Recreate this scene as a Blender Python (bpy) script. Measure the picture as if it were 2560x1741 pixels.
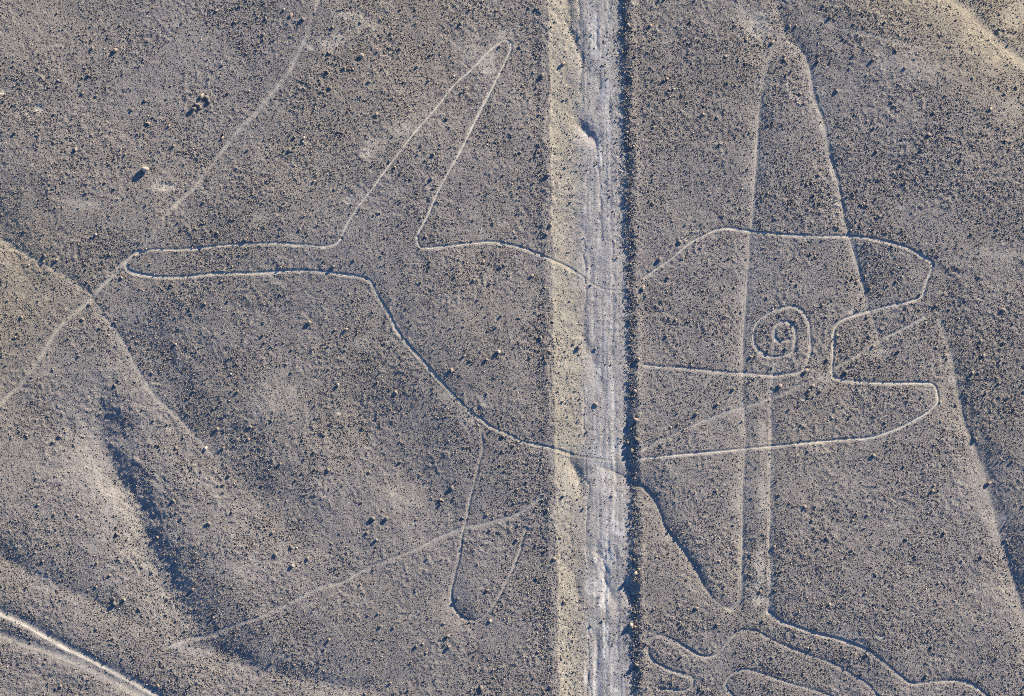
import bpy, math, random
import numpy as np

# ------------------------------------------------------------------ scene, camera, world, sun, exposure
sc = bpy.context.scene
for o in list(bpy.data.objects):
    bpy.data.objects.remove(o)
COL = sc.collection
S = 0.032                                   # metres of ground per photograph pixel
def wx(px): return (px - 1280.0) * S
def wy(py): return (870.5 - py) * S

ALT = 260.0                                 # the aircraft's height
cd = bpy.data.cameras.new('camera'); cam = bpy.data.objects.new('camera', cd); COL.objects.link(cam)
cam.location = (0, 0, ALT); cam.rotation_euler = (0, 0, 0)
cd.sensor_width = 36.0; cd.lens = 36.0 * ALT / (2560 * S)
cd.clip_start = 1.0; cd.clip_end = 20000.0
sc.camera = cam

SUN_DIR = np.array([0.69, 0.724]); SUN_EL = math.radians(21.0)
w = bpy.data.worlds.new('World'); sc.world = w; w.use_nodes = True
nt = w.node_tree; nt.nodes.clear()
sky = nt.nodes.new('ShaderNodeTexSky'); sky.sky_type = 'NISHITA'; sky.sun_disc = False
sky.sun_elevation = SUN_EL; sky.sun_rotation = math.atan2(SUN_DIR[0], SUN_DIR[1])
sky.altitude = 500; sky.air_density = 0.9; sky.dust_density = 0.0; sky.ozone_density = 7.0
bg = nt.nodes.new('ShaderNodeBackground'); bg.inputs['Strength'].default_value = 0.118
wo = nt.nodes.new('ShaderNodeOutputWorld')
nt.links.new(sky.outputs[0], bg.inputs[0]); nt.links.new(bg.outputs[0], wo.inputs[0])

sl = bpy.data.lights.new('sun', 'SUN'); sl.energy = 5.0; sl.angle = math.radians(0.5); sl.color = (1.0, 0.915, 0.72)
so = bpy.data.objects.new('sun', sl); COL.objects.link(so)
so.rotation_euler = (math.pi / 2 - SUN_EL, 0, math.atan2(SUN_DIR[1], SUN_DIR[0]) + math.pi / 2)
sc.view_settings.view_transform = 'Standard'; sc.view_settings.look = 'None'
sc.view_settings.exposure = 1.10; sc.view_settings.gamma = 1.0; sc.view_settings.use_curve_mapping = False
sc.render.engine = 'CYCLES'
sc.cycles.use_denoising = False
sc.cycles.filter_width = 0.8
sc.cycles.max_bounces = 3; sc.cycles.diffuse_bounces = 2

rng = np.random.default_rng(7)
random.seed(7)

# ------------------------------------------------------------------ noise
def vnoise(x, y, scale, seed, sy=None):
    """smooth value noise in 0..1, cell size scale (sy along y)"""
    sy = sy or scale
    r = np.random.default_rng(seed).random((257, 257)).astype(np.float32)
    u = x / scale + seed * 13.7; v = y / sy + seed * 7.3
    iu = np.floor(u); iv = np.floor(v)
    fu = (u - iu).astype(np.float32); fv = (v - iv).astype(np.float32)
    iu = np.mod(iu, 256).astype(np.int32); iv = np.mod(iv, 256).astype(np.int32)
    fu = fu * fu * (3 - 2 * fu); fv = fv * fv * (3 - 2 * fv)
    i1 = np.mod(iu + 1, 256); j1 = np.mod(iv + 1, 256)
    a = r[iu, iv]; b = r[i1, iv]; c = r[iu, j1]; d = r[i1, j1]
    return (a * (1 - fu) + b * fu) * (1 - fv) + (c * (1 - fu) + d * fu) * fv
def fbm(x, y, scale, seed, octv=3, gain=0.5):
    t = 0; amp = 1.0; s = 0
    for k in range(octv):
        ca, sa = math.cos(0.7 + k), math.sin(0.7 + k)
        t = t + amp * vnoise(x * ca - y * sa, x * sa + y * ca, scale / 2 ** k, seed + 31 * k)
        s += amp; amp *= gain
    return t / s
def sstep(a, b, x):
    t = np.clip((x - a) / (b - a), 0, 1); return t * t * (3 - 2 * t)

# ------------------------------------------------------------------ traced ground marks, in photograph pixels
BODY_TOP = [(1437,679),(1412,665),(1371,647),(1335,632),(1308,622),(1280,615),(1246,608),(1218,606),(1180,609),(1136,614),(1095,619),(1070,621),(1053,620),(1045,608),(1043,592)]
DORSAL = [(1043,592),(1050,575),(1067,545),(1092,487),(1119,436),(1158,366),(1188,303),(1221,240),(1246,190),(1273,132),(1277,115),(1274,105),(1265,101),(1254,103),(1240,113),(1218,132),(1177,176),(1136,212),(1089,273),(1039,330),(998,383),(959,434),(935,468),(904,507),(880,542),(863,573),(853,597)]
TAIL = [(853,597),(844,608),(830,614),(802,618),(778,615),(736,613),(695,609),(640,611),(600,612),(551,615),(509,620),(465,624),(430,625),(386,625),(347,631),(330,639),(319,650),(315,662),(320,675),(336,683),(372,690),(413,694),(468,692),(509,688),(551,684),(639,684),(709,679),(750,677),(805,681),(855,687),(888,691),(915,698)]
BELLY = [(915,698),(926,706),(937,727),(951,754),(970,782),(992,826),(1023,867),(1048,895),(1081,931),(1122,977),(1169,1024),(1205,1052),(1232,1071),(1279,1091),(1302,1104),(1335,1112),(1368,1119),(1404,1129),(1429,1137)]
BELLY_ROAD = [(1429,1137),(1460,1143),(1495,1148),(1542,1153),(1583,1150)]
TOP_ROAD = [(1437,679),(1459,694),(1485,712),(1514,724),(1542,727),(1569,727),(1586,719),(1605,702)]
HEAD = [(1605,702),(1633,679),(1679,647),(1726,608),(1770,584),(1798,573),(1825,572),(1858,576),(1886,581),(1920,584),(1975,589),(2044,592),(2113,592),(2168,596),(2209,604),(2250,614),(2284,628),(2306,642),(2328,655),(2330,672),(2319,699),(2311,727),(2303,743),(2284,752),(2250,760),(2209,770),(2168,781),(2135,790),(2107,801),(2091,815),(2085,832),(2084,865),(2082,898),(2080,920),(2084,942)]
JAW = [(2084,942),(2096,949),(2129,954),(2182,958),(2250,959),(2306,958),(2328,960),(2339,969),(2344,988),(2345,1005),(2336,1017),(2319,1032),(2278,1056),(2237,1075),(2195,1090),(2168,1096),(2118,1099),(2030,1107),(1975,1112),(1920,1118),(1872,1122),(1803,1129),(1707,1137),(1666,1141),(1583,1150)]
EYE = [(1610,913),(1652,918),(1693,920),(1748,925),(1817,932),(1860,934),(1909,938),(1948,939),(1978,935),(2002,930),(2017,912),(2026,878),(2025,843),(2021,806),(2012,787),(1998,773),(1978,767),(1958,771),(1934,777),(1914,790),(1897,804),(1886,823),(1883,846),(1888,865),(1902,881),(1921,892),(1941,893),(1963,889),(1980,881),(1987,863),(1988,833),(1983,816),(1968,806),(1951,808),(1941,816),(1936,833),(1934,855),(1932,875),(1931,887)][:-3] + [(1940,850),(1956,854),(1972,851)]
EYEBAR = [(1937,850),(1934,865),(1932,878),(1932,889)]
FIN = [(1203,1090),(1207,1118),(1199,1154),(1191,1187),(1180,1228),(1171,1269),(1166,1300),(1156,1333),(1151,1368),(1147,1396),(1139,1423),(1133,1454),(1128,1476),(1128,1498),(1136,1523),(1153,1542),(1178,1552),(1205,1545),(1227,1523),(1244,1498),(1260,1468),(1277,1434),(1297,1385),(1308,1346),(1316,1322)]
TRI_R = [(2205,890,.2),(2196,840,.35),(2183,800,.45),(2170,765,.6),(2162,732,.9),(2146,669,1),(2132,622,1),(2121,584,.8),(2110,545,.8),(2102,490,1),(2091,443,1),(2082,413,1),(2074,386,1),(2060,308,1),(2044,264,1),(2033,226,1),(2025,179,1),(2014,143,1),(1994,118,.9),(1975,107,.7),(1956,110,.6),(1936,127,.6),(1920,160,.7),(1908,210,.8),(1899,270,.8),(1894,350,.9),(1889,435,1),(1885,490,1),(1880,556,.8),(1875,600,.8),(1869,697,.9),(1864,779,.9),(1858,848,.8),(1858,925,.7),(1856,980,.7),(1860,1035,.8),(1864,1104,.8),(1861,1159,.8),(1857,1228,.8),(1856,1300,.9),(1856,1374,.9),(1854,1443,.9),(1852,1492,.8),(1842,1514,.7),(1828,1520,.6)]
GULLY_D = [(1500,1168,.3),(1545,1185,.8),(1583,1206,1.3),(1610,1222,1.2),(1632,1247,1),(1652,1289,.9),(1660,1316,.9),(1679,1341,1),(1707,1377,1),(1734,1415,1),(1762,1470,.8),(1785,1500,.5),(1820,1525,.2)]
TRENCH = [(1938,905,.5),(1932,960,.7),(1927,1010,.9),(1929,1060,1),(1928,1120,.8),(1926,1180,.9),(1925,1240,1),(1926,1300,1),(1924,1360,1),(1926,1420,1),(1925,1480,1),(1922,1530,1)]
HAND_A = [(1922,1530),(1949,1553),(1983,1565),(2042,1585),(2090,1597),(2139,1614),(2173,1629),(2212,1660),(2261,1699),(2285,1710),(2334,1706),(2382,1703),(2421,1709),(2450,1726),(2470,1745),(2490,1765)]
HAND_B = [(2205,1770),(2192,1741),(2168,1711),(2124,1685),(2081,1660),(2017,1636),(1949,1609),(1920,1595),(1894,1580),(1872,1576),(1850,1577),(1831,1594),(1812,1616),(1790,1638),(1765,1642),(1745,1638),(1715,1619),(1685,1602),(1649,1589),(1630,1597),(1620,1616),(1622,1638),(1635,1655),(1660,1669),(1685,1680),(1712,1688),(1729,1693),(1733,1707),(1726,1721),(1701,1729),(1677,1726),(1646,1724)]
HAND_C = [(1845,1760),(1831,1739),(1817,1724),(1815,1707),(1825,1691),(1842,1680),(1864,1675),(1886,1680),(1920,1690),(1969,1708),(2017,1721),(2066,1738),(2110,1758)]
PATH1A = [(800,-30),(794,8),(786,36),(772,72),(758,110),(742,143),(725,176),(701,209),(672,243),(639,284),(606,317),(551,386),(518,430),(490,467),(468,487),(441,512),(408,545,.6),(380,590,.3),(350,628,.25)]
PATH1B = [(344,633),(303,664),(275,697),(248,724),(226,752),(179,790),(143,826),(116,870),(91,909),(69,939),(50,964),(17,994),(-30,1050)]
PATH2 = [(-40,578,1),(0,600,1),(28,611,1),(55,631,1),(96,655,.7),(138,677,.8),(179,702,1),(207,724,1),(229,741,.7),(248,774,.9),(275,810,1),(289,832,1),(317,878,.9),(339,920,1),(358,953,1),(386,994,1),(441,1043,.9),(482,1088,.7),(530,1140,.5)]
PATH3A = [(413,1622),(470,1600),(518,1591),(568,1572),(639,1548),(668,1534),(709,1517),(750,1495),(791,1473),(847,1459),(877,1446),(915,1424),(957,1407),(1012,1385),(1053,1368),(1094,1346),(1136,1330),(1163,1319),(1199,1313),(1240,1303),(1289,1289),(1330,1262),(1366,1234)]
PATH3B = [(1600,1128),(1615,1121),(1646,1104),(1679,1090),(1721,1071),(1762,1052),(1817,1032),(1872,1016),(1919,1000),(1961,983),(2003,964),(2038,950),(2074,931),(2096,917),(2140,892),(2184,862),(2223,840),(2264,821),(2310,795)]
PATH4 = [(2360,-25),(2383,0),(2416,22),(2443,52),(2476,83),(2507,110),(2534,135),(2560,154),(2600,185)]
PATH5 = [(1900,-20),(1935,20),(1965,50),(2030,36),(2085,66),(2126,80),(2182,91),(2237,105),(2292,116),(2347,124),(2402,127),(2470,130)][3:]
GULLY_R = [(2350,800,.2),(2375,880,.4),(2392,960,.8),(2402,1010,1),(2408,1045,1),(2422,1082,1),(2438,1118,1),(2455,1165,1),(2468,1205,1),(2477,1256,1),(2490,1302,1),(2512,1385,1.1),(2540,1470,1.2),(2562,1548,1.2),(2590,1640,1.2)]
GULLY_M = [(225,930,.15),(228,980,.45),(233,1040,.8),(240,1080,1),(252,1132,1),(275,1180,1),(300,1220,1.1),(328,1262,1.1),(345,1295,1.15),(352,1335,1.1),(368,1388,1),(398,1448,1),(425,1492,.9),(460,1540,.75),(490,1568,.5),(530,1590,.3)]
GULLY_N = [(-40,1372,1),(0,1392,1),(41,1412,1),(83,1438,.9),(138,1462,1),(193,1490,1),(248,1515,1),(303,1538,.9),(353,1562,.6),(400,1585,.3),(455,1604,.5),(520,1622,1),(570,1645,1.3),(626,1672,1.2),(668,1682,1),(723,1695,.9),(805,1708,.9),(874,1722,.9),(930,1725,.7),(990,1715,.3)]
TRACK_A = [(-40,1508),(0,1530),(28,1541),(69,1561),(96,1578),(124,1594),(165,1617),(207,1638),(248,1660),(289,1681),(331,1704),(386,1735),(450,1772)]
TRACK_B = [(-40,1578,1),(0,1586,1),(55,1608,1),(110,1625,1),(165,1646,1),(221,1672,.9),(276,1700,1),(331,1728,1),(400,1765,1)]
PALE_BANK = [(-40,1515),(0,1539),(28,1550),(69,1570),(96,1586),(124,1603),(165,1625),(207,1645),(248,1666),(289,1688),(331,1711),(386,1741),(450,1778)]

def smooth(pts, per=6):
    P = np.array([(p[0], p[1], p[2] if len(p) > 2 else 1.0) for p in pts], float)
    out = []
    n = len(P)
    for i in range(n - 1):
        p0 = P[max(i - 1, 0)]; p1 = P[i]; p2 = P[i + 1]; p3 = P[min(i + 2, n - 1)]
        for t in np.linspace(0, 1, per, endpoint=False):
            q = 0.5 * ((2 * p1) + (-p0 + p2) * t + (2 * p0 - 5 * p1 + 4 * p2 - p3) * t * t + (-p0 + 3 * p1 - 3 * p2 + p3) * t ** 3)
            out.append(q)
    out.append(P[-1])
    Q = np.array(out)
    Q[:, 0] = (Q[:, 0] - 1280) * S; Q[:, 1] = (870.5 - Q[:, 1]) * S
    return Q

# ------------------------------------------------------------------ the ground grid: fine under the camera, reaching to the horizon
STEP = 0.05
def axis(inner, mid):
    a = np.arange(0, inner, STEP)
    b = np.arange(inner, mid, 0.11)
    c = [mid]; st = 0.2
    while c[-1] < 4000: c.append(c[-1] + st); st *= 1.22
    h = np.concatenate([a, b, np.array(c)])
    return np.concatenate([-h[:0:-1], h])
XS = axis(42.2, 50.0); YS = axis(29.0, 37.0)
NX, NY = len(XS), len(YS)
GX, GY = np.meshgrid(XS, YS)                # [row y, column x]
GX = GX.astype(np.float32); GY = GY.astype(np.float32)
H = np.zeros_like(GX); PALE = np.zeros_like(GX); SMOOTHM = np.zeros_like(GX)   # SMOOTHM: 1 where stones were cleared

def dist_field(pts, R):
    """distance, unit sunward component and strength for grid nodes within R of the line"""
    Q = smooth(pts)
    x0, x1 = Q[:, 0].min() - R, Q[:, 0].max() + R
    y0, y1 = Q[:, 1].min() - R, Q[:, 1].max() + R
    a, b = np.searchsorted(XS, [x0, x1]); c, d = np.searchsorted(YS, [y0, y1])
    D = np.full((d - c, b - a), 1e9, np.float32); T = np.zeros_like(D); W = np.zeros_like(D)
    for i in range(len(Q) - 1):
        p, q = Q[i], Q[i + 1]
        e0, e1 = np.searchsorted(XS, [min(p[0], q[0]) - R, max(p[0], q[0]) + R])
        f0, f1 = np.searchsorted(YS, [min(p[1], q[1]) - R, max(p[1], q[1]) + R])
        X = GX[f0:f1, e0:e1]; Y = GY[f0:f1, e0:e1]
        if X.size == 0: continue
        dx, dy = q[0] - p[0], q[1] - p[1]; L2 = dx * dx + dy * dy + 1e-9
        t = np.clip(((X - p[0]) * dx + (Y - p[1]) * dy) / L2, 0, 1)
        vx = X - (p[0] + t * dx); vy = Y - (p[1] + t * dy)
        dd = np.sqrt(vx * vx + vy * vy)
        sub = (slice(f0 - c, f1 - c), slice(e0 - a, e1 - a))
        m = dd < D[sub]
        D[sub] = np.where(m, dd, D[sub])
        T[sub] = np.where(m, (vx * SUN_DIR[0] + vy * SUN_DIR[1]) / (dd + 1e-6), T[sub])
        W[sub] = np.where(m, p[2] + t * (q[2] - p[2]), W[sub])
    return (slice(c, d), slice(a, b)), D, T, W

STRIPS = {}
def mark(sl_, D, w_, name):
    if name:
        STRIPS.setdefault(name, []).append((sl_, D < w_))
seedc = [100]
def furrow(pts, depth, width, pale, name=None, rim=0.0, apron=0.0, la=0.8, lb=0.2, patch=0.0, clear=1.0):
    """a raked line: core groove of the given width, pale subsoil, an uneven rim, an apron sloping down to it on its lee side"""
    R = max(width * 3, la * 3.5 if apron else 0) + 0.3
    sl_, D, T, W = dist_field(pts, R)
    seedc[0] += 5
    X = GX[sl_]; Y = GY[sl_]
    wob = (vnoise(X, Y, 0.35, seedc[0]) - .5) * width * 0.6 + (vnoise(X, Y, 1.3, seedc[0] + 3) - .5) * width * .5
    Dw = D + wob
    var = 0.55 + 0.75 * vnoise(X, Y, 1.6, seedc[0] + 1)
    core = np.exp(-(np.maximum(Dw, 0) / width) ** 2)
    k = W * np.where(D < R, 1, 0) * (.75 + .4 * vnoise(X, Y, 2.3, seedc[0] + 4))
    H[sl_] -= depth * core * k
    if rim:
        ring = np.exp(-((D - width * 2.0) / (width * 0.75)) ** 2)
        H[sl_] += rim * ring * var * k
    if apron:
        L = lb + (la - lb) * (0.5 - 0.5 * T)
        fade = sstep(R, R * 0.6, D)
        H[sl_] -= apron * np.exp(-D / L) * k * fade * var
    pk = vnoise(X, Y, 0.9, seedc[0] + 2)
    pm = pale * core ** 1.3 * np.clip(1 - patch * sstep(.35, .7, pk), 0, 1) * np.minimum(k, 1)
    PALE[sl_] = np.maximum(PALE[sl_], pm)
    SMOOTHM[sl_] = np.maximum(SMOOTHM[sl_], clear * sstep(width * 1.5, width * .8, Dw) * np.minimum(k, 1))
    mark(sl_, D, width * 1.05, name)

def valley(pts, depth, ls, lb, pale=0.0, power=1.0, wvar=2.5):
    """a washed gully; ls = width of the flank that faces the sun, lb = width of the one that faces away"""
    R = max(ls, lb) * 4.5
    sl_, D, T, W = dist_field(pts, R)
    seedc[0] += 5
    X = GX[sl_]; Y = GY[sl_]
    c0 = .75 * min(ls, lb)
    Dn = D + (vnoise(X, Y, 0.8, seedc[0]) - .5) * .22 * min(ls, lb) + (fbm(X, Y, .35, seedc[0] + 7, 2) - .5) * .2 * min(ls, lb)
    Dn = np.sqrt(Dn * Dn + c0 * c0) - c0
    L = np.where(T > 0, lb, ls) if False else lb + (ls - lb) * sstep(.5, -.5, T)
    var = 0.85 + 0.3 * vnoise(X, Y, wvar, seedc[0] + 1)
    fade = sstep(R, R * .55, D)
    H[sl_] -= depth * np.exp(-np.maximum(Dn, 0) / L) * W * var * fade
    if pale:
        PALE[sl_] = np.maximum(PALE[sl_], pale * np.exp(-(D / (0.8 * ls)) ** 2) * np.clip(W, 0, 1) * (.4 + .6 * vnoise(X, Y, .7, seedc[0] + 2)))

# broad lie of the land
fin = sstep(260, 60, np.hypot(GX, GY))      # fine relief fades out far away
H += (0.9 * (fbm(GX, GY, 17, 3, 2) - .5) + 0.24 * (fbm(GX, GY, 5.5, 9, 2) - .5) + 0.05 * (fbm(GX, GY, 1.9, 17, 2) - .5)) * (0.3 + .7 * fin)
H += 22 * sstep(300, 2500, np.hypot(GX, GY)) * (fbm(GX, GY, 900, 41, 2) - .4)
# the north-east corner falls away towards the sun
dne = (GX - wx(2210)) * 0.62 + (GY - wy(60)) * 0.78
H -= 1.5 * sstep(-2, 14, dne) 
valley([(300,820,.3),(350,890,.8),(420,985,1),(506,1090,1),(570,1160,1),(633,1226,1),(710,1310,.8),(788,1395,.5)], 0.66, 2.6, 3.0)
valley([(800,1000,.3),(880,1060,1),(960,1130,1),(1040,1210,1),(1090,1290,.6)], 0.44, 2.6, 2.6)
valley([(-60,900,.6),(40,1010,.8),(100,1150,.8),(150,1290,.6)], .25, 2.6, 1.8)
valley([(-60,500,1.2),(0,585,1),(40,640,.6),(90,720,.3)], 0.35, .9, 1.3)
valley([(150,-60,.6),(165,60,.8),(180,160,.5),(210,260,.3)], 0.10, 1.5, 1.2)
valley(GULLY_M, 1.0, 2.3, 1.6, pale=.3)
valley(GULLY_N, 0.30, .9, .8, pale=.12)
valley(PATH2, 0.09, .55, .4, pale=.25)
valley(GULLY_R, 0.34, 1.1, .8, pale=.2)
valley(TRACK_A, 0.17, .26, .42, pale=.0)
valley(TRACK_B, 0.17, .35, .42, pale=.1)
valley([(-40,1640),(0,1650),(80,1680),(160,1710),(240,1750)], 0.06, .6, .4)
valley(PATH4, 0.10, .7, .45, pale=.1)
valley([(2085,60,.5),(2110,120,.4)], 0.05, .5, .5)
valley([(1850,20,.6),(1880,60,1),(1900,110,.8),(1905,150,.4)], 0.12, .9, .5, pale=.5)
valley([(1935,-20,.8),(1950,40,1),(1962,80,1),(1985,105,.8)], 0.14, .7, .4, pale=.15)
valley([(2360,690,.6),(2380,760,.7),(2395,830,.5)], 0.10, .6, .6)

# ---- the road: a graded strip between two pushed-up banks
wob = 0.26 * (vnoise(GX * .5, GY, 2.2, 51) - .5) + 0.26 * (vnoise(GX, GY, .6, 52) - .5)
XL = wx(1370 + 22 * (870.5 - GY / S - 0) / 1741.0) if False else wx(1368) + (0.5 - GY / (1741 * S)) * 25 * S + wob
XR = wx(1560) + (0.5 - GY / (1741 * S)) * 32 * S + 0.34 * (vnoise(GX * .5, GY, 2.4, 53) - .5) + 0.22 * (vnoise(GX, GY, .5, 54) - .5)
ul = GX - XL; ur = XR - GX              # distances inside from each edge, metres
inside = (ul > 0) & (ur > 0)
RD = 0.18
lprof = 1 - np.exp(-np.maximum(ul, 0) / 0.85)
lprof = lprof * sstep(0, .35, ul)
rprof = sstep(-.3, .40 + .3 * vnoise(GX * 0, GY, 2.0, 59), ur + .30 * (vnoise(GX, GY, .45, 58) - .5)) * (.72 + .4 * vnoise(GX * 0, GY, 3.1, 60))
road_in = sstep(-.05, .25, ul) * sstep(-.1, .3, ur)
H -= RD * lprof * rprof * (ul > 0)
H += 0.05 * np.exp(-((ul + .42) / .33) ** 2) * (.5 + vnoise(GX, GY, 1.1, 56))
H += 0.075 * np.exp(-((ur + .58) / .32) ** 2) * (.5 + vnoise(GX, GY, .9, 57))
ctr = sstep(1.8, 3.0, ul) * sstep(0.5, 1.3, ur)
ruts = vnoise(GX, GY, .17, 61, 3.2) * .5 + vnoise(GX, GY, .42, 62, 2.4) * .5
rmask = ctr * sstep(.25, .6, fbm(GX, GY, 2.4, 66, 2) + .15)
H += rmask * (ruts - .5) * 0.075 + road_in * .07 * (fbm(GX, GY, .8, 67, 4, .6) - .5)
for cx_, cw, dp in ((2.62, .10, .05), (3.95, .12, .05), (4.9, .15, .035), (1.35, .12, .02)):
    m = np.exp(-((ul - cx_ - .12 * (vnoise(GX * 0, GY, 4, 63) - .5)) / cw) ** 2)
    H -= dp * m * sstep(.3, .7, vnoise(GX * 0, GY, 3.0, int(cx_ * 10))) * road_in
ps = sstep(.42, .80, vnoise(GX, GY, .22, 71, 2.2) * .45 + fbm(GX, GY, 1.5, 72, 3) * .7)
PALE = np.maximum(PALE, road_in * (0.22 + 0.06 * vnoise(GX, GY, .5, 73)))
PALE = np.maximum(PALE, ctr * sstep(2.6, 3.6, ul) * (.08 + .42 * ps))
PALE = np.maximum(PALE, road_in * .34 * np.exp(-((ul - .85) / .7) ** 2) * (.5 + .7 * vnoise(GX, GY, 1.3, 74)))
SMOOTHM = np.maximum(SMOOTHM, .45 * road_in + .4 * ctr * (.5 + .5 * vnoise(GX, GY, 1.4, 79)))
def patch(px, py, rx, ry, amt, ang=0.0, dep=0.0, clr=.6):
    global PALE
    x, y = wx(px), wy(py); ca, sa = math.cos(ang), math.sin(ang); R = max(rx, ry) * S * 1.7
    a, b = np.searchsorted(XS, [x - R, x + R]); c, d = np.searchsorted(YS, [y - R, y + R])
    X = GX[c:d, a:b] - x; Y = GY[c:d, a:b] - y
    u = (X * ca + Y * sa) / (rx * S); v = (-X * sa + Y * ca) / (ry * S)
    n = fbm(X + x, Y + y, .7, int(px) % 97 + 5, 3)
    k = sstep(1.35, .35, np.sqrt(u * u + v * v) + (n - .5) * 1.6)
    fine = .45 + .55 * vnoise(X + x, Y + y, .14, 77)
    PALE[c:d, a:b] = np.maximum(PALE[c:d, a:b], amt * k * fine)
    SMOOTHM[c:d, a:b] = np.maximum(SMOOTHM[c:d, a:b], clr * k)
    if dep: H[c:d, a:b] -= dep * k
# pale scoured patches inside the road
for q in ((1487,90,14,90,.8,0),(1512,240,12,60,.8,0),(1475,40,6,50,.6,0),(1500,380,12,40,.8,0),(1522,130,8,60,.5,0),(1450,470,22,14,.5,0),(1520,430,10,40,.5,0),
          (1460,560,8,60,.55,0),(1510,820,12,50,.55,0),(1420,790,18,40,.5,0),(1535,1010,18,34,.6,0),(1500,930,12,16,.8,0),(1465,1010,7,60,.6,0),
          (1480,1190,34,14,.7,.3),(1520,1230,60,16,.6,-.35),(1540,1320,30,40,.85,0),(1520,1390,26,34,.8,0),(1478,1470,22,26,1.,0),(1515,1490,16,36,.95,-.3),
          (1515,1600,9,90,.95,0),(1480,1560,22,30,.5,0),(1463,1690,5,50,.7,0),(1490,1710,16,34,.8,0),(1545,1730,16,10,.9,0),(1440,700,18,26,.4,0)):
    patch(*q[:5], ang=q[5], clr=.8)
# scarps and washed hollows across the road
for pts, dp, ls, lb in (
    ([(1415,50,.3),(1432,90,1),(1442,115,1),(1453,145,1),(1457,170,.5)], .20, .25, .30),
    ([(1418,-20,1),(1420,20,1),(1424,50,.5)], .16, .3, .3),
    ([(1440,298,.3),(1452,316,1),(1464,332,1.2),(1484,350,1),(1492,372,.4)], .24, .28, .30),
    ([(1500,200,.5),(1500,225,1),(1486,260,.9),(1485,285,.4)], .10, .2, .2),
    ([(1478,640,.3),(1477,670,1),(1474,705,.8)], .14, .2, .22),
    ([(1455,800,.3),(1458,830,.7),(1468,870,1),(1480,900,1),(1492,935,1),(1496,962,.6)], .11, .4, .3),
    ([(1428,1150,.4),(1436,1172,1.2),(1446,1195,1.4),(1452,1230,.8),(1456,1260,.3)], .22, .35, .42),
    ([(1488,1350,.3),(1492,1380,1),(1505,1395,1),(1512,1440,.9),(1528,1490,1.2),(1542,1510,.8),(1545,1540,.5)], .12, .28, .35),
    ([(1520,1360,.6),(1526,1400,.9)], .12, .15, .15),
    ([(1560,1440,.3),(1568,1470,1),(1578,1500,1),(1580,1520,.5)], .22, .4, .5),
    ([(1440,1440,.4),(1444,1480,.8),(1450,1515,.6)], .12, .22, .25),
    ([(1490,1590,.6),(1494,1620,.9),(1490,1660,.9),(1490,1745,.9)], .11, .16, .2),
    ([(1468,1640,.8),(1468,1700,.9),(1467,1745,.9)], .07, .12, .12),
    ([(1500,520,.4),(1510,470,.8),(1508,430,.5)], .08, .2, .2),
    ([(1558,1000,.4),(1566,1080,1),(1560,1130,1.2),(1575,1170,.8)], .14, .5, .4),
): valley(pts, dp, ls, lb)
patch(1492,1390,14,30,.7); patch(1465,335,16,12,.7); patch(1476,675,6,24,.6); patch(1490,1640,12,40,.6)

# ---- the line drawings
WH = dict(depth=0.034, width=0.112, rim=0.016)
furrow(BODY_TOP, pale=.8, name='W:body_outline', apron=.05, la=.5, lb=.22, **WH)
furrow(BELLY, pale=.72, name='W:body_outline', apron=.085, la=1.2, lb=.42, **WH)
furrow(DORSAL, pale=.88, name='W:dorsal_fin', patch=.12, **WH)
furrow(TAIL, pale=.82, name='W:tail', apron=.065, la=.55, lb=.25, **WH)
furrow(BELLY_ROAD, .018, .08, .42, name='W:body_outline', rim=.01, patch=1.2)
furrow(TOP_ROAD, .02, .08, .45, name='W:body_outline', rim=.012, patch=1.1)
furrow(HEAD, pale=.78, name='W:head_outline', apron=.06, la=.4, lb=.22, **WH)
furrow(JAW, pale=.85, name='W:lower_jaw', apron=.05, la=.45, lb=.22, **WH)
furrow(EYE, .03, .125, .52, name='W:eye_coil', rim=.018, apron=.06, la=.35, lb=.2)
furrow(EYEBAR, .008, .11, .30, name='W:eye_coil')
furrow(FIN, .045, .11, .48, name='W:belly_fin', rim=.022, apron=.05, la=.6, lb=.25, patch=.5)
valley([(1135,1440,.4),(1128,1480,.8),(1134,1515,1.1),(1150,1540,1.2),(1175,1552,.9),(1198,1548,.4)], .20, .7, .55)
furrow(TRI_R, .012, .17, .30, name='T', rim=.008, apron=.22, la=1.1, lb=.6, patch=.5)
valley(TRI_R, .05, .8, .7, pale=.32)
furrow(GULLY_D, .02, .15, .32, name='T', apron=.30, la=1.1, lb=.6, patch=.4)
furrow(TRENCH, .015, .30, .32, name='H', apron=.19, la=1.1, lb=.45, clear=.5)
for a_ in (HAND_A, HAND_B, HAND_C):
    furrow(a_, .025, .12, .5 if a_ is not HAND_B else .38, name='H', rim=.012, apron=.12, la=.6, lb=.32, patch=.3)
furrow(PATH1A, .035, .20, .42, name='P1', patch=.6, clear=.9)
furrow(PATH1B, .035, .20, .46, name='P2', patch=.2, clear=.95)
furrow([p[:2] for p in PATH2], .02, .17, .26, name='P3', patch=.9, clear=.7)
furrow(PATH3A, .03, .15, .34, name='P4', patch=.5, rim=.01, clear=.9)
furrow(PATH3B, .03, .15, .40, name='P5', patch=.6, rim=.01, clear=.8)
furrow(PATH4, .01, .30, .25, name='P6', patch=.3)
valley(PATH4, .03, 1.4, .6, pale=.36)
furrow(PATH5, .02, .20, .24, name='P7', patch=.8, clear=.7)
furrow([p[:2] for p in GULLY_R], .02, .22, .28, patch=.5)
furrow(PALE_BANK, -.02, .16, .85, name='K', patch=.2, clear=.9)
furrow(TRACK_A, .0, .30, .35, name='K', patch=.3)
furrow(TRACK_B, .0, .34, .25, name='K', patch=.3)

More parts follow.
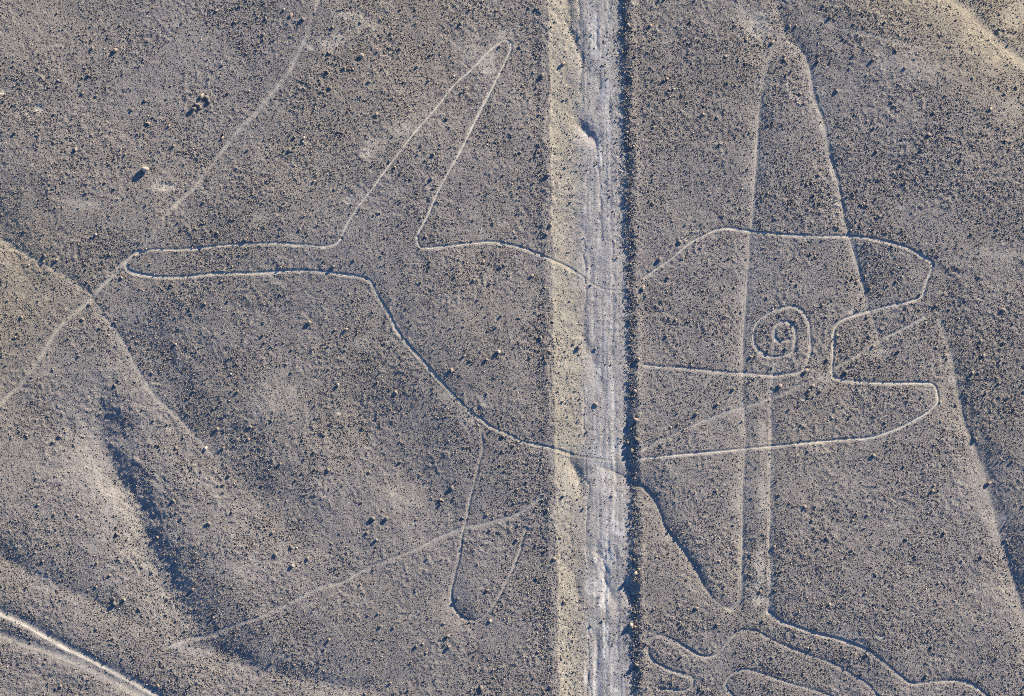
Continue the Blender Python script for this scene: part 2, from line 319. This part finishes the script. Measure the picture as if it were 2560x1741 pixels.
# pale scuffs and hollows out on the pavement
for q in ((98,274,15,11,1.,0,.05),(10,231,9,6,.9,0,.05),(412,466,22,15,.9,-.4,.05),(205,515,42,13,.4,0,0),(658,545,34,26,.38,0,.02),(870,502,24,12,.45,0,.03),
          (832,105,34,24,.60,0,.0),(860,40,28,14,.5,0,0),(770,115,18,8,.7,-.5,0),(905,60,50,30,.3,0,0),(930,370,46,20,.5,.6,0),(1010,320,36,22,.42,.4,0),
          (1215,160,24,46,.5,0,0),(1175,120,30,30,.3,0,0),(1265,85,24,14,.4,0,0),(1206,1000,20,10,.5,-.8,0),(1160,1040,50,18,.30,-.8,0),(1110,990,40,20,.32,-.8,0),
          (846,1033,9,6,1.,-.6,.02),(1205,580,14,7,.5,-.9,0),(1260,560,12,6,.3,0,0),(905,855,30,16,.3,0,0),(2270,165,90,40,.3,-.2,0),
          (2430,70,40,50,.36,-.7,0),(2480,150,40,30,.3,-.6,0),(2545,30,40,50,.45,0,0),(2530,260,40,60,.22,0,0),(1900,60,44,34,.5,-.4,0),(2255,520,14,6,.4,0,0),
          (1905,1250,16,80,.42,0,0),(1900,1430,20,60,.5,0,0),(1895,1500,22,16,.7,0,0),(1905,1110,14,50,.3,0,0),(1822,1526,14,6,.8,-.3,0),(2200,1595,18,10,.8,-.3,.02),
          (2120,1590,60,20,.3,-.3,0),(2435,1475,12,8,.7,.4,0),(2500,1300,20,14,.5,0,0),(2010,1000,9,3,.8,0,0),(2065,950,26,22,.42,0,0),(2200,880,30,20,.3,0,0),
          (2130,782,8,10,.7,0,0),(460,1620,60,22,.34,-.2,0),(270,1300,26,110,.20,-.35,0),(1000,1250,80,30,.16,0,0),(700,1000,80,80,.18,-.6,0),(590,1420,90,40,.12,0,0),
          (2380,950,12,16,.5,0,0),(2500,640,60,20,.2,0,0),(1135,1500,26,50,.2,0,0),(590,1430,20,14,.35,-.8,0),(1660,1150,16,14,.35,0,0),(1645,1104,14,10,.4,0,0)):
    patch(*q[:5], ang=q[5], dep=q[6])
PALE += 0.05 * (fbm(GX, GY, 2.2, 88, 3) - .5)
# crumbled banks
bank = np.exp(-((ur - .05) / .40) ** 2) + .6 * np.exp(-((ul + .25) / .3) ** 2)
H += bank * (.11 * (fbm(GX, GY, .42, 211, 3, .6) - .5) + .05 * (vnoise(GX, GY, .15, 213) - .5))
# coarse pebbly relief of the pavement itself
rough = (1 - .75 * np.clip(SMOOTHM, 0, 1)) * fin
lump = sstep(.36, .64, fbm(GX, GY, 2.6, 131, 3, .6))
H += rough * (.35 + lump) * (0.055 * (vnoise(GX, GY, .26, 91) ** 2) + 0.022 * (vnoise(GX, GY, .12, 93) - .5))
H += rough * .05 * (fbm(GX, GY, .9, 95, 2) - .5)

WARM = np.clip(.95 * sstep(11, -9, GX + 41 + (GY + 4) * -.35) * sstep(12, 0, GY - 2) , 0, 1)
WARM = np.maximum(WARM, .9 * sstep(-3, 5, dne))
WARM = np.maximum(WARM, .95 * road_in * sstep(3.6, 1.2, ul + 1.6 * (fbm(GX, GY, 1.6, 221, 2) - .5)))
WARM = np.clip(WARM + 1.1 * (fbm(GX, GY, 11, 223, 3) - .45), 0, 1) * (1 - .7 * road_in * sstep(2.0, 3.8, ul))
# ------------------------------------------------------------------ mesh helpers
def np_mesh(name, V, F, attrs=None):
    me = bpy.data.meshes.new(name)
    n, k = len(F), F.shape[1]
    me.vertices.add(len(V)); me.vertices.foreach_set('co', np.ascontiguousarray(V, np.float32).ravel())
    me.loops.add(n * k); me.loops.foreach_set('vertex_index', np.ascontiguousarray(F, np.int32).ravel())
    me.polygons.add(n); me.polygons.foreach_set('loop_start', np.arange(0, n * k, k, dtype=np.int32))
    for an, av in (attrs or {}).items():
        at = me.attributes.new(an, 'FLOAT', 'POINT'); at.data.foreach_set('value', np.ascontiguousarray(av, np.float32).ravel())
    me.update(calc_edges=True)
    return me
def link(name, me, mat, parent=None, **props):
    o = bpy.data.objects.new(name, me); COL.objects.link(o)
    if me is not None and mat is not None and len(me.materials) == 0: me.materials.append(mat)
    if parent is not None: o.parent = parent
    for k, v in props.items(): o[k] = v
    return o

# ------------------------------------------------------------------ materials
def ground_material(name, dust=0.0, streak=False):
    m = bpy.data.materials.new(name); m.use_nodes = True; t = m.node_tree; N = t.nodes; L = t.links
    N.clear()
    out = N.new('ShaderNodeOutputMaterial'); bs = N.new('ShaderNodeBsdfPrincipled'); L.new(bs.outputs[0], out.inputs[0])
    bs.inputs['Roughness'].default_value = 0.95; bs.inputs['Specular IOR Level'].default_value = 0.15
    geo = N.new('ShaderNodeNewGeometry'); pos = geo.outputs['Position']
    at = N.new('ShaderNodeAttribute'); at.attribute_name = 'pale'
    def noise(scale, det=2, rough=.5, vec=pos):
        n = N.new('ShaderNodeTexNoise'); n.inputs['Scale'].default_value = scale; n.inputs['Detail'].default_value = det
        n.inputs['Roughness'].default_value = rough; L.new(vec, n.inputs['Vector']); return n.outputs['Fac']
    def ramp(src, stops):
        r = N.new('ShaderNodeValToRGB'); L.new(src, r.inputs[0]); e = r.color_ramp.elements
        while len(e) < len(stops): e.new(0.5)
        for q, (p, c) in zip(e, stops): q.position = p; q.color = (*c, 1) if len(c) == 3 else c
        return r.outputs[0]
    def mixc(f, a, b, mode='MIX'):
        x = N.new('ShaderNodeMix'); x.data_type = 'RGBA'; x.blend_type = mode
        if isinstance(f, float): x.inputs[0].default_value = f
        else: L.new(f, x.inputs[0])
        L.new(a, x.inputs[6]) if not isinstance(a, tuple) else setattr(x.inputs[6], 'default_value', (*a, 1))
        L.new(b, x.inputs[7]) if not isinstance(b, tuple) else setattr(x.inputs[7], 'default_value', (*b, 1))
        return x.outputs[2]
    def mth(op, a, b=None, c=None):
        x = N.new('ShaderNodeMath'); x.operation = op
        for i, v in enumerate((a, b, c)):
            if v is None: continue
            if isinstance(v, (int, float)): x.inputs[i].default_value = v
            else: L.new(v, x.inputs[i])
        return x.outputs[0]
    broad = noise(.16, 3, .55); mid = noise(1.1, 3, .6); fine = noise(9.0, 3, .65); grit = noise(26.0, 2, .6)
    c = ramp(broad, [(.32, (.182, .170, .158)), (.68, (.236, .218, .190))])
    c2 = ramp(mid, [(.3, (.158, .146, .140)), (.72, (.268, .248, .214))])
    c = mixc(.5, c, c2)
    sp = ramp(fine, [(.34, (.66, .65, .68)), (.5, (1, 1, 1)), (.68, (1.28, 1.27, 1.24))])
    c = mixc(1.0, c, sp, 'MULTIPLY')
    vo = N.new('ShaderNodeTexVoronoi'); vo.inputs['Scale'].default_value = 11.0; L.new(pos, vo.inputs['Vector'])
    pb = ramp(vo.outputs['Color'], [(.05, (.62, .60, .62)), (.5, (1, 1, 1)), (.92, (1.35, 1.25, 1.18))])
    c = mixc(.5, c, pb, 'MULTIPLY')
    pc = ramp(noise(3.2, 3, .6), [(.3, (.42, .39, .315)), (.7, (.56, .52, .42))])
    if streak:
        pc = ramp(noise(3.2, 3, .6), [(.3, (.43, .415, .37)), (.7, (.60, .585, .53))])
        mp = N.new('ShaderNodeMapping'); mp.inputs['Scale'].default_value = (4.5, 1.5, 1); L.new(pos, mp.inputs[0])
        st = ramp(noise(1.0, 4, .65, mp.outputs[0]), [(.3, (.72, .74, .78)), (.68, (1.18, 1.17, 1.15))])
        pc = mixc(.8, pc, st, 'MULTIPLY'); c = mixc(.5, c, st, 'MULTIPLY')
    gr = ramp(grit, [(.3, (.75, .75, .77)), (.7, (1.22, 1.2, 1.18))])
    pc = mixc(.7, pc, gr, 'MULTIPLY')
    pf = mth('ADD', at.outputs['Fac'], mth('MULTIPLY', mth('SUBTRACT', fine, .5), .35))
    pf = mth('ADD', pf, dust)
    cl = N.new('ShaderNodeClamp'); L.new(pf, cl.inputs[0])
    c = mixc(cl.outputs[0], c, pc)
    wa = N.new('ShaderNodeAttribute'); wa.attribute_name = 'warm'
    wc = mixc(wa.outputs['Fac'], (1.00, .965, 1.01), (1.11, 1.01, .885))
    c = mixc(1.0, c, wc, 'MULTIPLY')
    L.new(c, bs.inputs['Base Color'])
    hb = mth('ADD', mth('MULTIPLY', fine, 1.0), mth('MULTIPLY', grit, .45))
    vd = N.new('ShaderNodeTexVoronoi'); vd.inputs['Scale'].default_value = 13.0; L.new(pos, vd.inputs['Vector'])
    hb = mth('ADD', hb, mth('MULTIPLY', mth('SUBTRACT', 1.0, vd.outputs['Distance']), .55))
    str_ = mth('SUBTRACT', 1.0, mth('MULTIPLY', cl.outputs[0], .62))
    bp = N.new('ShaderNodeBump'); bp.inputs['Distance'].default_value = 0.036; L.new(hb, bp.inputs['Height']); L.new(str_, bp.inputs['Strength'])
    L.new(bp.outputs[0], bs.inputs['Normal'])
    return m
M_GROUND = ground_material('desert_pavement')
M_ROAD = ground_material('road_dust', 0.02, True)
M_LINE = ground_material('scraped_subsoil', 0.06)

def stone_material(name, use_attr):
    m = bpy.data.materials.new(name); m.use_nodes = True; t = m.node_tree; N = t.nodes; L = t.links
    bs = N['Principled BSDF']; bs.inputs['Roughness'].default_value = .85; bs.inputs['Specular IOR Level'].default_value = 0.25
    if use_attr:
        a = N.new('ShaderNodeAttribute'); a.attribute_name = 'tint'; src = a.outputs['Fac']
    else:
        a = N.new('ShaderNodeAttribute'); a.attribute_type = 'OBJECT'; a.attribute_name = 'tint'; src = a.outputs['Fac']
    r = N.new('ShaderNodeValToRGB'); L.new(src, r.inputs[0])
    st = [(0, (.10, .088, .082)), (.35, (.155, .138, .124)), (.65, (.205, .178, .150)), (.85, (.32, .25, .19)), (.97, (.54, .43, .34))]
    e = r.color_ramp.elements
    while len(e) < len(st): e.new(.5)
    for q, (p, c) in zip(e, st): q.position = p; q.color = (*c, 1)
    geo = N.new('ShaderNodeNewGeometry'); n = N.new('ShaderNodeTexNoise'); n.inputs['Scale'].default_value = 14; n.inputs['Detail'].default_value = 3
    L.new(geo.outputs['Position'], n.inputs['Vector'])
    r2 = N.new('ShaderNodeValToRGB'); L.new(n.outputs['Fac'], r2.inputs[0])
    r2.color_ramp.elements[0].position = .3; r2.color_ramp.elements[0].color = (.7, .68, .68, 1)
    r2.color_ramp.elements[1].position = .7; r2.color_ramp.elements[1].color = (1.3, 1.25, 1.2, 1)
    x = N.new('ShaderNodeMix'); x.data_type = 'RGBA'; x.blend_type = 'MULTIPLY'; x.inputs[0].default_value = 1
    L.new(r.outputs[0], x.inputs[6]); L.new(r2.outputs[0], x.inputs[7]); L.new(x.outputs[2], bs.inputs['Base Color'])
    return m
M_STONE = stone_material('stone', False); M_GRAVEL = stone_material('varnished_gravel', True)

# ------------------------------------------------------------------ ground, road, paths, drawings as sheets of the same relief
idx = (np.arange(NY)[:, None] * NX + np.arange(NX)[None, :]).astype(np.int32)
quads = np.stack([idx[:-1, :-1], idx[:-1, 1:], idx[1:, 1:], idx[1:, :-1]], -1)
PALE = np.clip(PALE, 0, 1.2)
V = np.stack([GX, GY, H], -1).reshape(-1, 3)
me = np_mesh('ground', V, quads.reshape(-1, 4), {'pale': PALE, 'warm': WARM})
link('ground', me, M_GROUND, kind='structure')

def sheet(name, masks, lift, mat, parent=None, **props):
    full = np.zeros((NY, NX), bool)
    if isinstance(masks, np.ndarray): full |= masks
    else:
        for sl_, m in masks: full[sl_] |= m
    fm = full[:-1, :-1] & full[:-1, 1:] & full[1:, 1:] & full[1:, :-1]
    F = quads[fm]
    u, inv = np.unique(F, return_inverse=True)
    VV = V[u].copy(); VV[:, 2] += lift
    return link(name, np_mesh(name, VV, inv.reshape(-1, 4).astype(np.int32), {'pale': PALE.ravel()[u], 'warm': WARM.ravel()[u]}), mat, parent, **props)
road_mask = inside & (np.abs(GY) < 4000)
sheet('road', road_mask, .004, M_ROAD, kind='structure')
for k in ('P1', 'P2', 'P3', 'P4', 'P5', 'P6', 'P7'):
    sheet('path', STRIPS[k], .007, M_LINE, kind='structure')
sheet('wheel_track', STRIPS['K'], .007, M_LINE, kind='structure')

def thing(name, px, py, **props):
    o = bpy.data.objects.new(name, None); COL.objects.link(o)
    o.location = (wx(px), wy(py), 0)
    for k, v in props.items(): o[k] = v
    return o
def sheet_under(name, masks, lift, mat, root, **props):
    o = sheet(name, masks, lift, mat, root, **props)
    o.location = -root.location
    return o
whale = thing('whale_geoglyph', 1280, 860, label='huge pale whale outline scraped into the desert, cut in two by the road', category='ground drawing')
for part in ('body_outline', 'dorsal_fin', 'tail', 'head_outline', 'lower_jaw', 'eye_coil', 'belly_fin'):
    sheet_under(part, STRIPS['W:' + part], .013, M_LINE, whale)
sheet('triangle_geoglyph', STRIPS['T'], .010, M_LINE, label='long narrow triangle furrow with rounded tip, crossing the whale head', category='ground drawing')
sheet('looping_geoglyph', STRIPS['H'], .0115, M_LINE, label='pale trench that turns into looping finger-shaped lines below the whale, lower right', category='ground drawing')

# ------------------------------------------------------------------ stones
def sample(arr, x, y):
    i = np.clip(np.searchsorted(XS, x) - 1, 0, NX - 2); j = np.clip(np.searchsorted(YS, y) - 1, 0, NY - 2)
    fx = (x - XS[i]) / (XS[i + 1] - XS[i]); fy = (y - YS[j]) / (YS[j + 1] - YS[j])
    return (arr[j, i] * (1 - fx) + arr[j, i + 1] * fx) * (1 - fy) + (arr[j + 1, i] * (1 - fx) + arr[j + 1, i + 1] * fx) * fy

def ico(level):
    import bmesh
    bm = bmesh.new(); bmesh.ops.create_icosphere(bm, subdivisions=level, radius=1.0)
    v = np.array([q.co[:] for q in bm.verts]); f = np.array([[a.index for a in p.verts] for p in bm.faces], np.int32); bm.free()
    return v, f
def rock(v, r, cuts=9):
    v = v * (1 + .16 * r.standard_normal((len(v), 1)) * .5)
    for _ in range(cuts):
        n = r.standard_normal(3); n /= np.linalg.norm(n); d = r.uniform(.50, .82)
        k = np.maximum(v @ n - d, 0); v = v - k[:, None] * n
    return v
def scatter_mesh(name, templates, x, y, size, tint, mat, label, cat, flat=(.45, .85), sink=.22, **props):
    Vs, Fs, Ts = [], [], []; off = 0
    z = sample(H, x, y); which = rng.integers(0, len(templates), len(x))
    for ti, (tv, tf) in enumerate(templates):
        s = which == ti; n = int(s.sum())
        if not n: continue
        a = rng.uniform(0, 2 * math.pi, n); sx = size[s] * .5 * rng.uniform(.75, 1.25, n); sy = size[s] * .5 * rng.uniform(.7, 1.1, n)
        sz = size[s] * .5 * rng.uniform(flat[0], flat[1], n)
        px_ = tv[None, :, 0] * sx[:, None]; py_ = tv[None, :, 1] * sy[:, None]; pz = tv[None, :, 2] * sz[:, None]
        ca, sa = np.cos(a)[:, None], np.sin(a)[:, None]
        X = px_ * ca - py_ * sa + x[s][:, None]; Y = px_ * sa + py_ * ca + y[s][:, None]
        Z = pz + (z[s] + sz * (1 - sink * 2) * .75)[:, None]
        Vs.append(np.stack([X, Y, Z], -1).reshape(-1, 3)); m = len(tv)
        Fs.append((tf[None] + (np.arange(n) * m)[:, None, None]).reshape(-1, 3) + off); off += n * m
        Ts.append(np.repeat(tint[s], m))
    me = np_mesh(name, np.concatenate(Vs), np.concatenate(Fs), {'tint': np.concatenate(Ts)})
    return link(name, me, mat, label=label, category=cat, kind='stuff', **props)

v1, f1 = ico(1); v2, f2 = ico(2)
octv = np.array([(1, 0, 0), (0, 1, 0), (-1, 0, 0), (0, -1, 0), (0, 0, 1), (0, 0, -1)], float)
octf = np.array([(0, 1, 4), (1, 2, 4), (2, 3, 4), (3, 0, 4), (1, 0, 5), (2, 1, 5), (3, 2, 5), (0, 3, 5)], np.int32)
def prisms():
    out = []
    for k in range(8):
        r = np.random.default_rng(200 + k)
        v = octv + r.uniform(-.32, .32, octv.shape); out.append((v, octf))
    return out
def pebbles(n, base=300):
    return [(rock(v1, np.random.default_rng(base + k), 7), f1) for k in range(n)]

clump_n = lambda x, y: .6 * fbm(x, y, 3.4, 131, 3, .6) + .4 * fbm(x, y, 9.0, 137, 2, .6)
def scatter(n, xr, yr, clump, keep_smooth):
    x = rng.uniform(-xr, xr, n); y = rng.uniform(-yr, yr, n)
    d = sstep(clump[0], clump[1], clump_n(x, y))
    k = (clump[2] + (1 - clump[2]) * d) * (1 - keep_smooth * np.clip(sample(SMOOTHM, x, y), 0, 1)) * (1 - .45 * np.clip(sample(PALE, x, y), 0, 1))
    # the pushed-up banks along the road are stonier
    k = k * 1.0
    m = rng.random(n) < k
    return x[m], y[m]
# fine gravel
x, y = scatter(420000, 47, 34, (.34, .66, .40), .9)
sz = np.exp(rng.normal(math.log(.066), .30, len(x))).clip(.035, .12)
scatter_mesh('fine_gravel', prisms(), x, y, sz, rng.beta(3, 3, len(x)), M_GRAVEL, 'fine dark gravel littering the desert floor everywhere', 'gravel', flat=(.6, 1.1))
# pebbles
x, y = scatter(105000, 47, 34, (.36, .68, .20), .95)
xb = np.concatenate([rng.normal(0, .26, 900) + wx(1352), rng.normal(0, .30, 2600) + wx(1578)]); yb = rng.uniform(-33, 33, 3500)
xb = xb - yb / (1741 * S) * 26 * S
x = np.concatenate([x, xb]); y = np.concatenate([y, yb])
sz = np.exp(rng.normal(math.log(.102), .36, len(x))).clip(.07, .30)
scatter_mesh('pebbles', pebbles(8), x, y, sz, rng.beta(2.0, 2.2, len(x)), M_GRAVEL, 'dark pebbles and cobbles strewn thickly over the desert floor', 'pebbles', flat=(.7, 1.35))

# the stones one can pick out: (x, y, width in pixels, height factor)
TRACED = [(363,424,17,1.5),(505,240,13,1),(516,244,12,1.1),(492,262,11,1),(522,254,11,1),(484,272,13,1.1),(500,268,10,1),(287,126,13,1),(903,140,13,1),(861,170,8,1),(1043,167,8,1.2),
(819,180,9,1),(951,49,6,1),(758,48,10,.9),(728,39,10,.6),(659,87,9,.8),(882,173,7,1),(725,377,9,1),(1408,158,10,1.1),(1356,188,11,1),(1567,331,9,1),(1800,361,7,1),(1369,440,14,.9),(1376,564,13,.9),
(1366,586,10,1),(1544,644,6,1.6),(1699,606,11,.9),(1650,649,10,1.1),(1608,720,11,.9),(1351,846,11,1),(1425,753,7,1),(834,667,10,1.2),(774,806,11,1),(865,824,9,1.2),(1247,879,10,1.4),
(1161,890,7,1.2),(1218,899,9,1.1),(1176,902,8,1),(1129,925,12,.9),(845,963,7,1.5),(989,982,10,1),(932,1296,11,1),(966,1297,11,1),(513,1122,10,1.3),(148,1092,10,.9),
(131,1106,9,1),(556,1121,9,1.1),(542,1073,9,1),(439,1121,9,1),(433,1252,9,1),(293,1336,10,1.2),(522,1309,12,1),(480,1475,11,.8),(347,1525,8,1),(273,1439,9,1),(285,1510,11,1),(941,1350,7,1.7),
(682,1332,10,1),(688,1387,11,.9),(769,1397,9,1),(731,1416,9,1.4),(1145,1497,9,1.2),(952,1566,10,1),(823,1599,10,.9),(1121,1589,11,.9),(1123,1617,10,1.1),(1041,1616,9,1),(1203,1720,13,.8),(1225,1553,9,1),
(976,1709,8,1.1),(1446,869,11,1.1),(1490,1012,10,1.2),(1587,978,9,1),(1590,1050,12,.7),(1592,1100,11,1),(1569,1107,9,1.1),(1580,1128,11,1),(1835,974,9,1),(1408,1241,9,1),(1595,899,12,1),
(1596,1424,11,1.2),(1589,1432,12,1.3),(1579,1563,13,1.5),(1591,1662,11,1.2),(1705,1564,8,1),(1402,1345,8,1),(1404,1647,9,.8),(1386,1398,11,.9),(1411,1506,9,.9),(1477,1566,7,.8),
(2239,126,9,1),(2181,150,9,.9),(2333,282,9,1.1),(2477,273,9,.9),(2262,170,9,1),(1932,106,9,1),(2160,509,9,.7),(2168,514,8,.8),(2153,511,7,.8),(2508,775,11,1),(1971,519,8,1),(2184,866,11,.9),
(2116,931,10,1),(2016,927,12,.9),(2032,965,11,1),(2022,977,9,1),(2332,1229,9,1.2),(2012,1266,9,1.1),(2440,1098,12,1),(2475,1208,12,1),(1949,965,12,.9),(2184,1138,9,1),(2067,1345,8,1),(1954,1427,9,1),
(2266,1348,8,1),(2454,1392,9,1),(2130,1376,8,.8),(110,655,7,1),(112,640,10,1.1),(143,650,8,1),(224,760,9,.9),(54,793,9,.9),(1690,800,8,1),(1742,1520,10,.9),(1530,1240,7,1),(1700,1556,7,1),
(230,120,8,1),(205,233,9,.9),(240,240,8,1),(330,275,8,1),(556,345,8,.9),(620,375,8,1),(1330,690,9,1),(1185,700,8,.9),(1075,665,8,1),(620,1100,8,1),(700,1160,9,1),(820,1175,9,1),(1100,1250,10,1),(1130,1220,11,.8)]
LAND = [('the rounded tip of the dorsal fin',1268,110),('the lower left edge of the dorsal fin',900,520),('the middle of the dorsal fin',1120,320),('the lower right edge of the dorsal fin',1050,590),
('the pointed tail tip',320,655),('the middle of the tail',600,650),('the bend where tail meets belly',915,700),('the upper belly line',970,800),('the middle belly line',1070,920),('the lower belly line',1210,1050),
('the long dark gully top',240,1040),('the long dark gully bend',320,1240),('the foot of the long dark gully',470,1540),('the bright wheel track',150,1615),('the faint diagonal path',790,1475),('the far end of the faint diagonal path',560,1575),
('the hooked belly fin',1150,1540),('the open side of the belly fin',1290,1400),('the top of the belly fin line',1200,1120),('the pale path corner at the left edge',60,950),('the crossing of the two left paths',228,748),
('the pale path in the upper left',560,380),('the pale scuffed patch near the top',830,105),('the white pit by the left edge',98,274),('the tall lone boulder',363,424),('the cluster of dark rocks',500,255),
('the upper left road bank',1375,150),('the left road bank beside the crossing line',1375,650),('the left road bank in the middle',1375,900),('the left road bank at the bottom',1390,1500),
('the upper right road bank',1570,200),('the right road bank where the whale line crosses',1580,715),('the right road bank in the middle',1585,1000),('the mouth of the gully by the road',1600,1215),('the right road bank at the bottom',1590,1520),
('the middle of the road',1480,1000),('the rounded tip of the long triangle',1970,110),('the left side of the long triangle',1885,430),('the right side of the long triangle',2070,380),('the brow of the whale head',1800,575),
('the snout tip',2325,670),('the upper lip line',2200,775),('the coiled eye',1950,850),('the mouth corner',2085,940),('the chin line',2340,990),('the lower jaw line',2050,1105),('the jaw line near the road',1700,1137),
('the pale trench below the jaw',1925,1300),('the point where the triangle closes',1840,1515),('the lowest loops of the finger drawing',1700,1690),('the last pale line at the lower right',2300,1708),
('the long gully at the right edge',2470,1210),('the top of the right gully',2400,990),('the pale path in the upper right corner',2450,60),('the faint path across the upper right',2240,105),('the bare slope at the right edge',2480,400),
('the open ground right of the snout',2450,680),('the open ground below the jaw',2200,1300),('the open ground left of the gully',100,1200),('the bottom edge left of the road',1000,1700),('the ground inside the whale body',1150,800),('the ground above the whale brow',1700,350),
('the open ground between gully and belly',700,950),('the dark slope left of the belly fin',900,1200),('the ground left of the tall boulder',120,450)]
stones = [(a, b, c * S, d) for a, b, c, d in TRACED]
placed = np.array([(a, b) for a, b, _, _ in stones], float)
while len(stones) < 300:
    px_, py_ = rng.uniform(12, 2548), rng.uniform(12, 1729)
    X_, Y_ = np.array([wx(px_)]), np.array([wy(py_)])
    if sample(SMOOTHM, X_, Y_)[0] > .25 or rng.random() > sstep(.38, .62, clump_n(X_, Y_))[0] * .9 + .1: continue
    if np.min(np.hypot(placed[:, 0] - px_, placed[:, 1] - py_)) < 24: continue
    stones.append((px_, py_, rng.uniform(7.0, 9.3) * S, rng.uniform(.75, 1.15))); placed = np.vstack([placed, (px_, py_)])

def where(px_, py_):
    d = [math.hypot(px_ - a, py_ - b) for _, a, b in LAND]; i = int(np.argmin(d)); n, a, b = LAND[i]
    dx, dy = px_ - a, b - py_
    if d[i] < 16: side = 'right at'
    elif abs(dx) > 2.2 * abs(dy): side = 'right of' if dx > 0 else 'left of'
    elif abs(dy) > 2.2 * abs(dx): side = 'above' if dy > 0 else 'below'
    else: side = ('above' if dy > 0 else 'below') + (' right of' if dx > 0 else ' left of')
    far = 'just ' if d[i] < 55 else ('' if d[i] < 110 else ('well ' if d[i] < 170 else 'far '))
    if side == 'right at': far = ''
    return far + side + ' ' + n
cells = {}
for i, s_ in enumerate(stones): cells.setdefault(where(s_[0], s_[1]), []).append(i)
labels = {}
for wtxt, ids in cells.items():
    ids = sorted(ids, key=lambda k: -stones[k][2] * stones[k][3])
    for r_, k in enumerate(ids):
        if len(ids) == 1: labels[k] = 'dark stone ' + wtxt
        elif r_ == 0: labels[k] = 'largest stone ' + wtxt
        elif len(ids) == 2: labels[k] = 'smaller stone ' + wtxt
        elif r_ < len(ids) - 1: labels[k] = ['', 'second', 'third', 'fourth', 'fifth', 'sixth', 'seventh', 'eighth', 'ninth'][min(r_, 8)] + ' largest stone ' + wtxt
        elif r_ == len(ids) - 1: labels[k] = 'smallest separate stone ' + wtxt
        elif len(ids) == 3: labels[k] = 'mid-sized stone ' + wtxt
        else: labels[k] = 'one of the mid-sized stones ' + wtxt
SPECIAL = {0: 'tall lone pale boulder with a pinkish top, throwing the longest shadow in the upper left',
           1: 'upper left rock of the dark cluster near the upper left', 2: 'topmost right rock of the dark cluster near the upper left',
           3: 'middle rock of the dark cluster near the upper left', 4: 'rightmost rock of the dark cluster near the upper left',
           5: 'lowest left rock of the dark cluster, with the longest shadow of it', 6: 'lower right rock of the dark cluster near the upper left'}
for i_, (px_, py_, *_r) in enumerate(TRACED):
    if (px_, py_) == (1579, 1563): SPECIAL[i_] = 'pale upright boulder on the right road bank, long dark shadow reaching into the road'
    if (px_, py_) == (1589, 1432): SPECIAL[i_] = 'left one of two pale boulders perched on the right road bank above a long shadow'
    if (px_, py_) == (1596, 1424): SPECIAL[i_] = 'right one of two pale boulders perched on the right road bank above a long shadow'
    if (px_, py_) == (1490, 1012): SPECIAL[i_] = 'pale stone alone in the middle of the road with a dark shadow'
    if (px_, py_) == (1446, 869): SPECIAL[i_] = 'dark stone lying in the road left of its centre, below the whale line crossing'
    if (px_, py_) == (513, 1122): SPECIAL[i_] = 'bright orange-tinted stone with a long shadow, right of the long dark gully'
    if (px_, py_) == (1408, 158): SPECIAL[i_] = 'dark stone on the left side of the road near the top'
labels.update(SPECIAL)
variants = []
for k in range(14):
    vv = rock(v2, np.random.default_rng(900 + k), 12)
    variants.append(np_mesh('stone', vv, f2)); variants[-1].materials.append(M_STONE)
for i, (px_, py_, wd, hf) in enumerate(stones):
    X_, Y_ = wx(px_), wy(py_)
    z = float(sample(H, np.array([X_]), np.array([Y_]))[0])
    o = bpy.data.objects.new('boulder' if wd * hf > .42 else 'stone', variants[i % 14]); COL.objects.link(o)
    sx = wd * .61 * rng.uniform(.95, 1.15); sy = wd * .61 * rng.uniform(.75, 1.0); szz = wd * .56 * hf
    o.scale = (sx, sy, szz); o.rotation_euler = (rng.uniform(-.25, .25), rng.uniform(-.25, .25), rng.uniform(0, 6.28))
    o.location = (X_, Y_, z + szz * .45)
    o['tint'] = float(rng.uniform(.84, .97) if hf >= 1.3 else rng.uniform(.45, .88))
    o['label'] = labels[i]; o['category'] = 'boulder' if o.name.startswith('boulder') else 'stone'; o['group'] = 'stones lying on the desert floor'
print('verts', NX * NY)
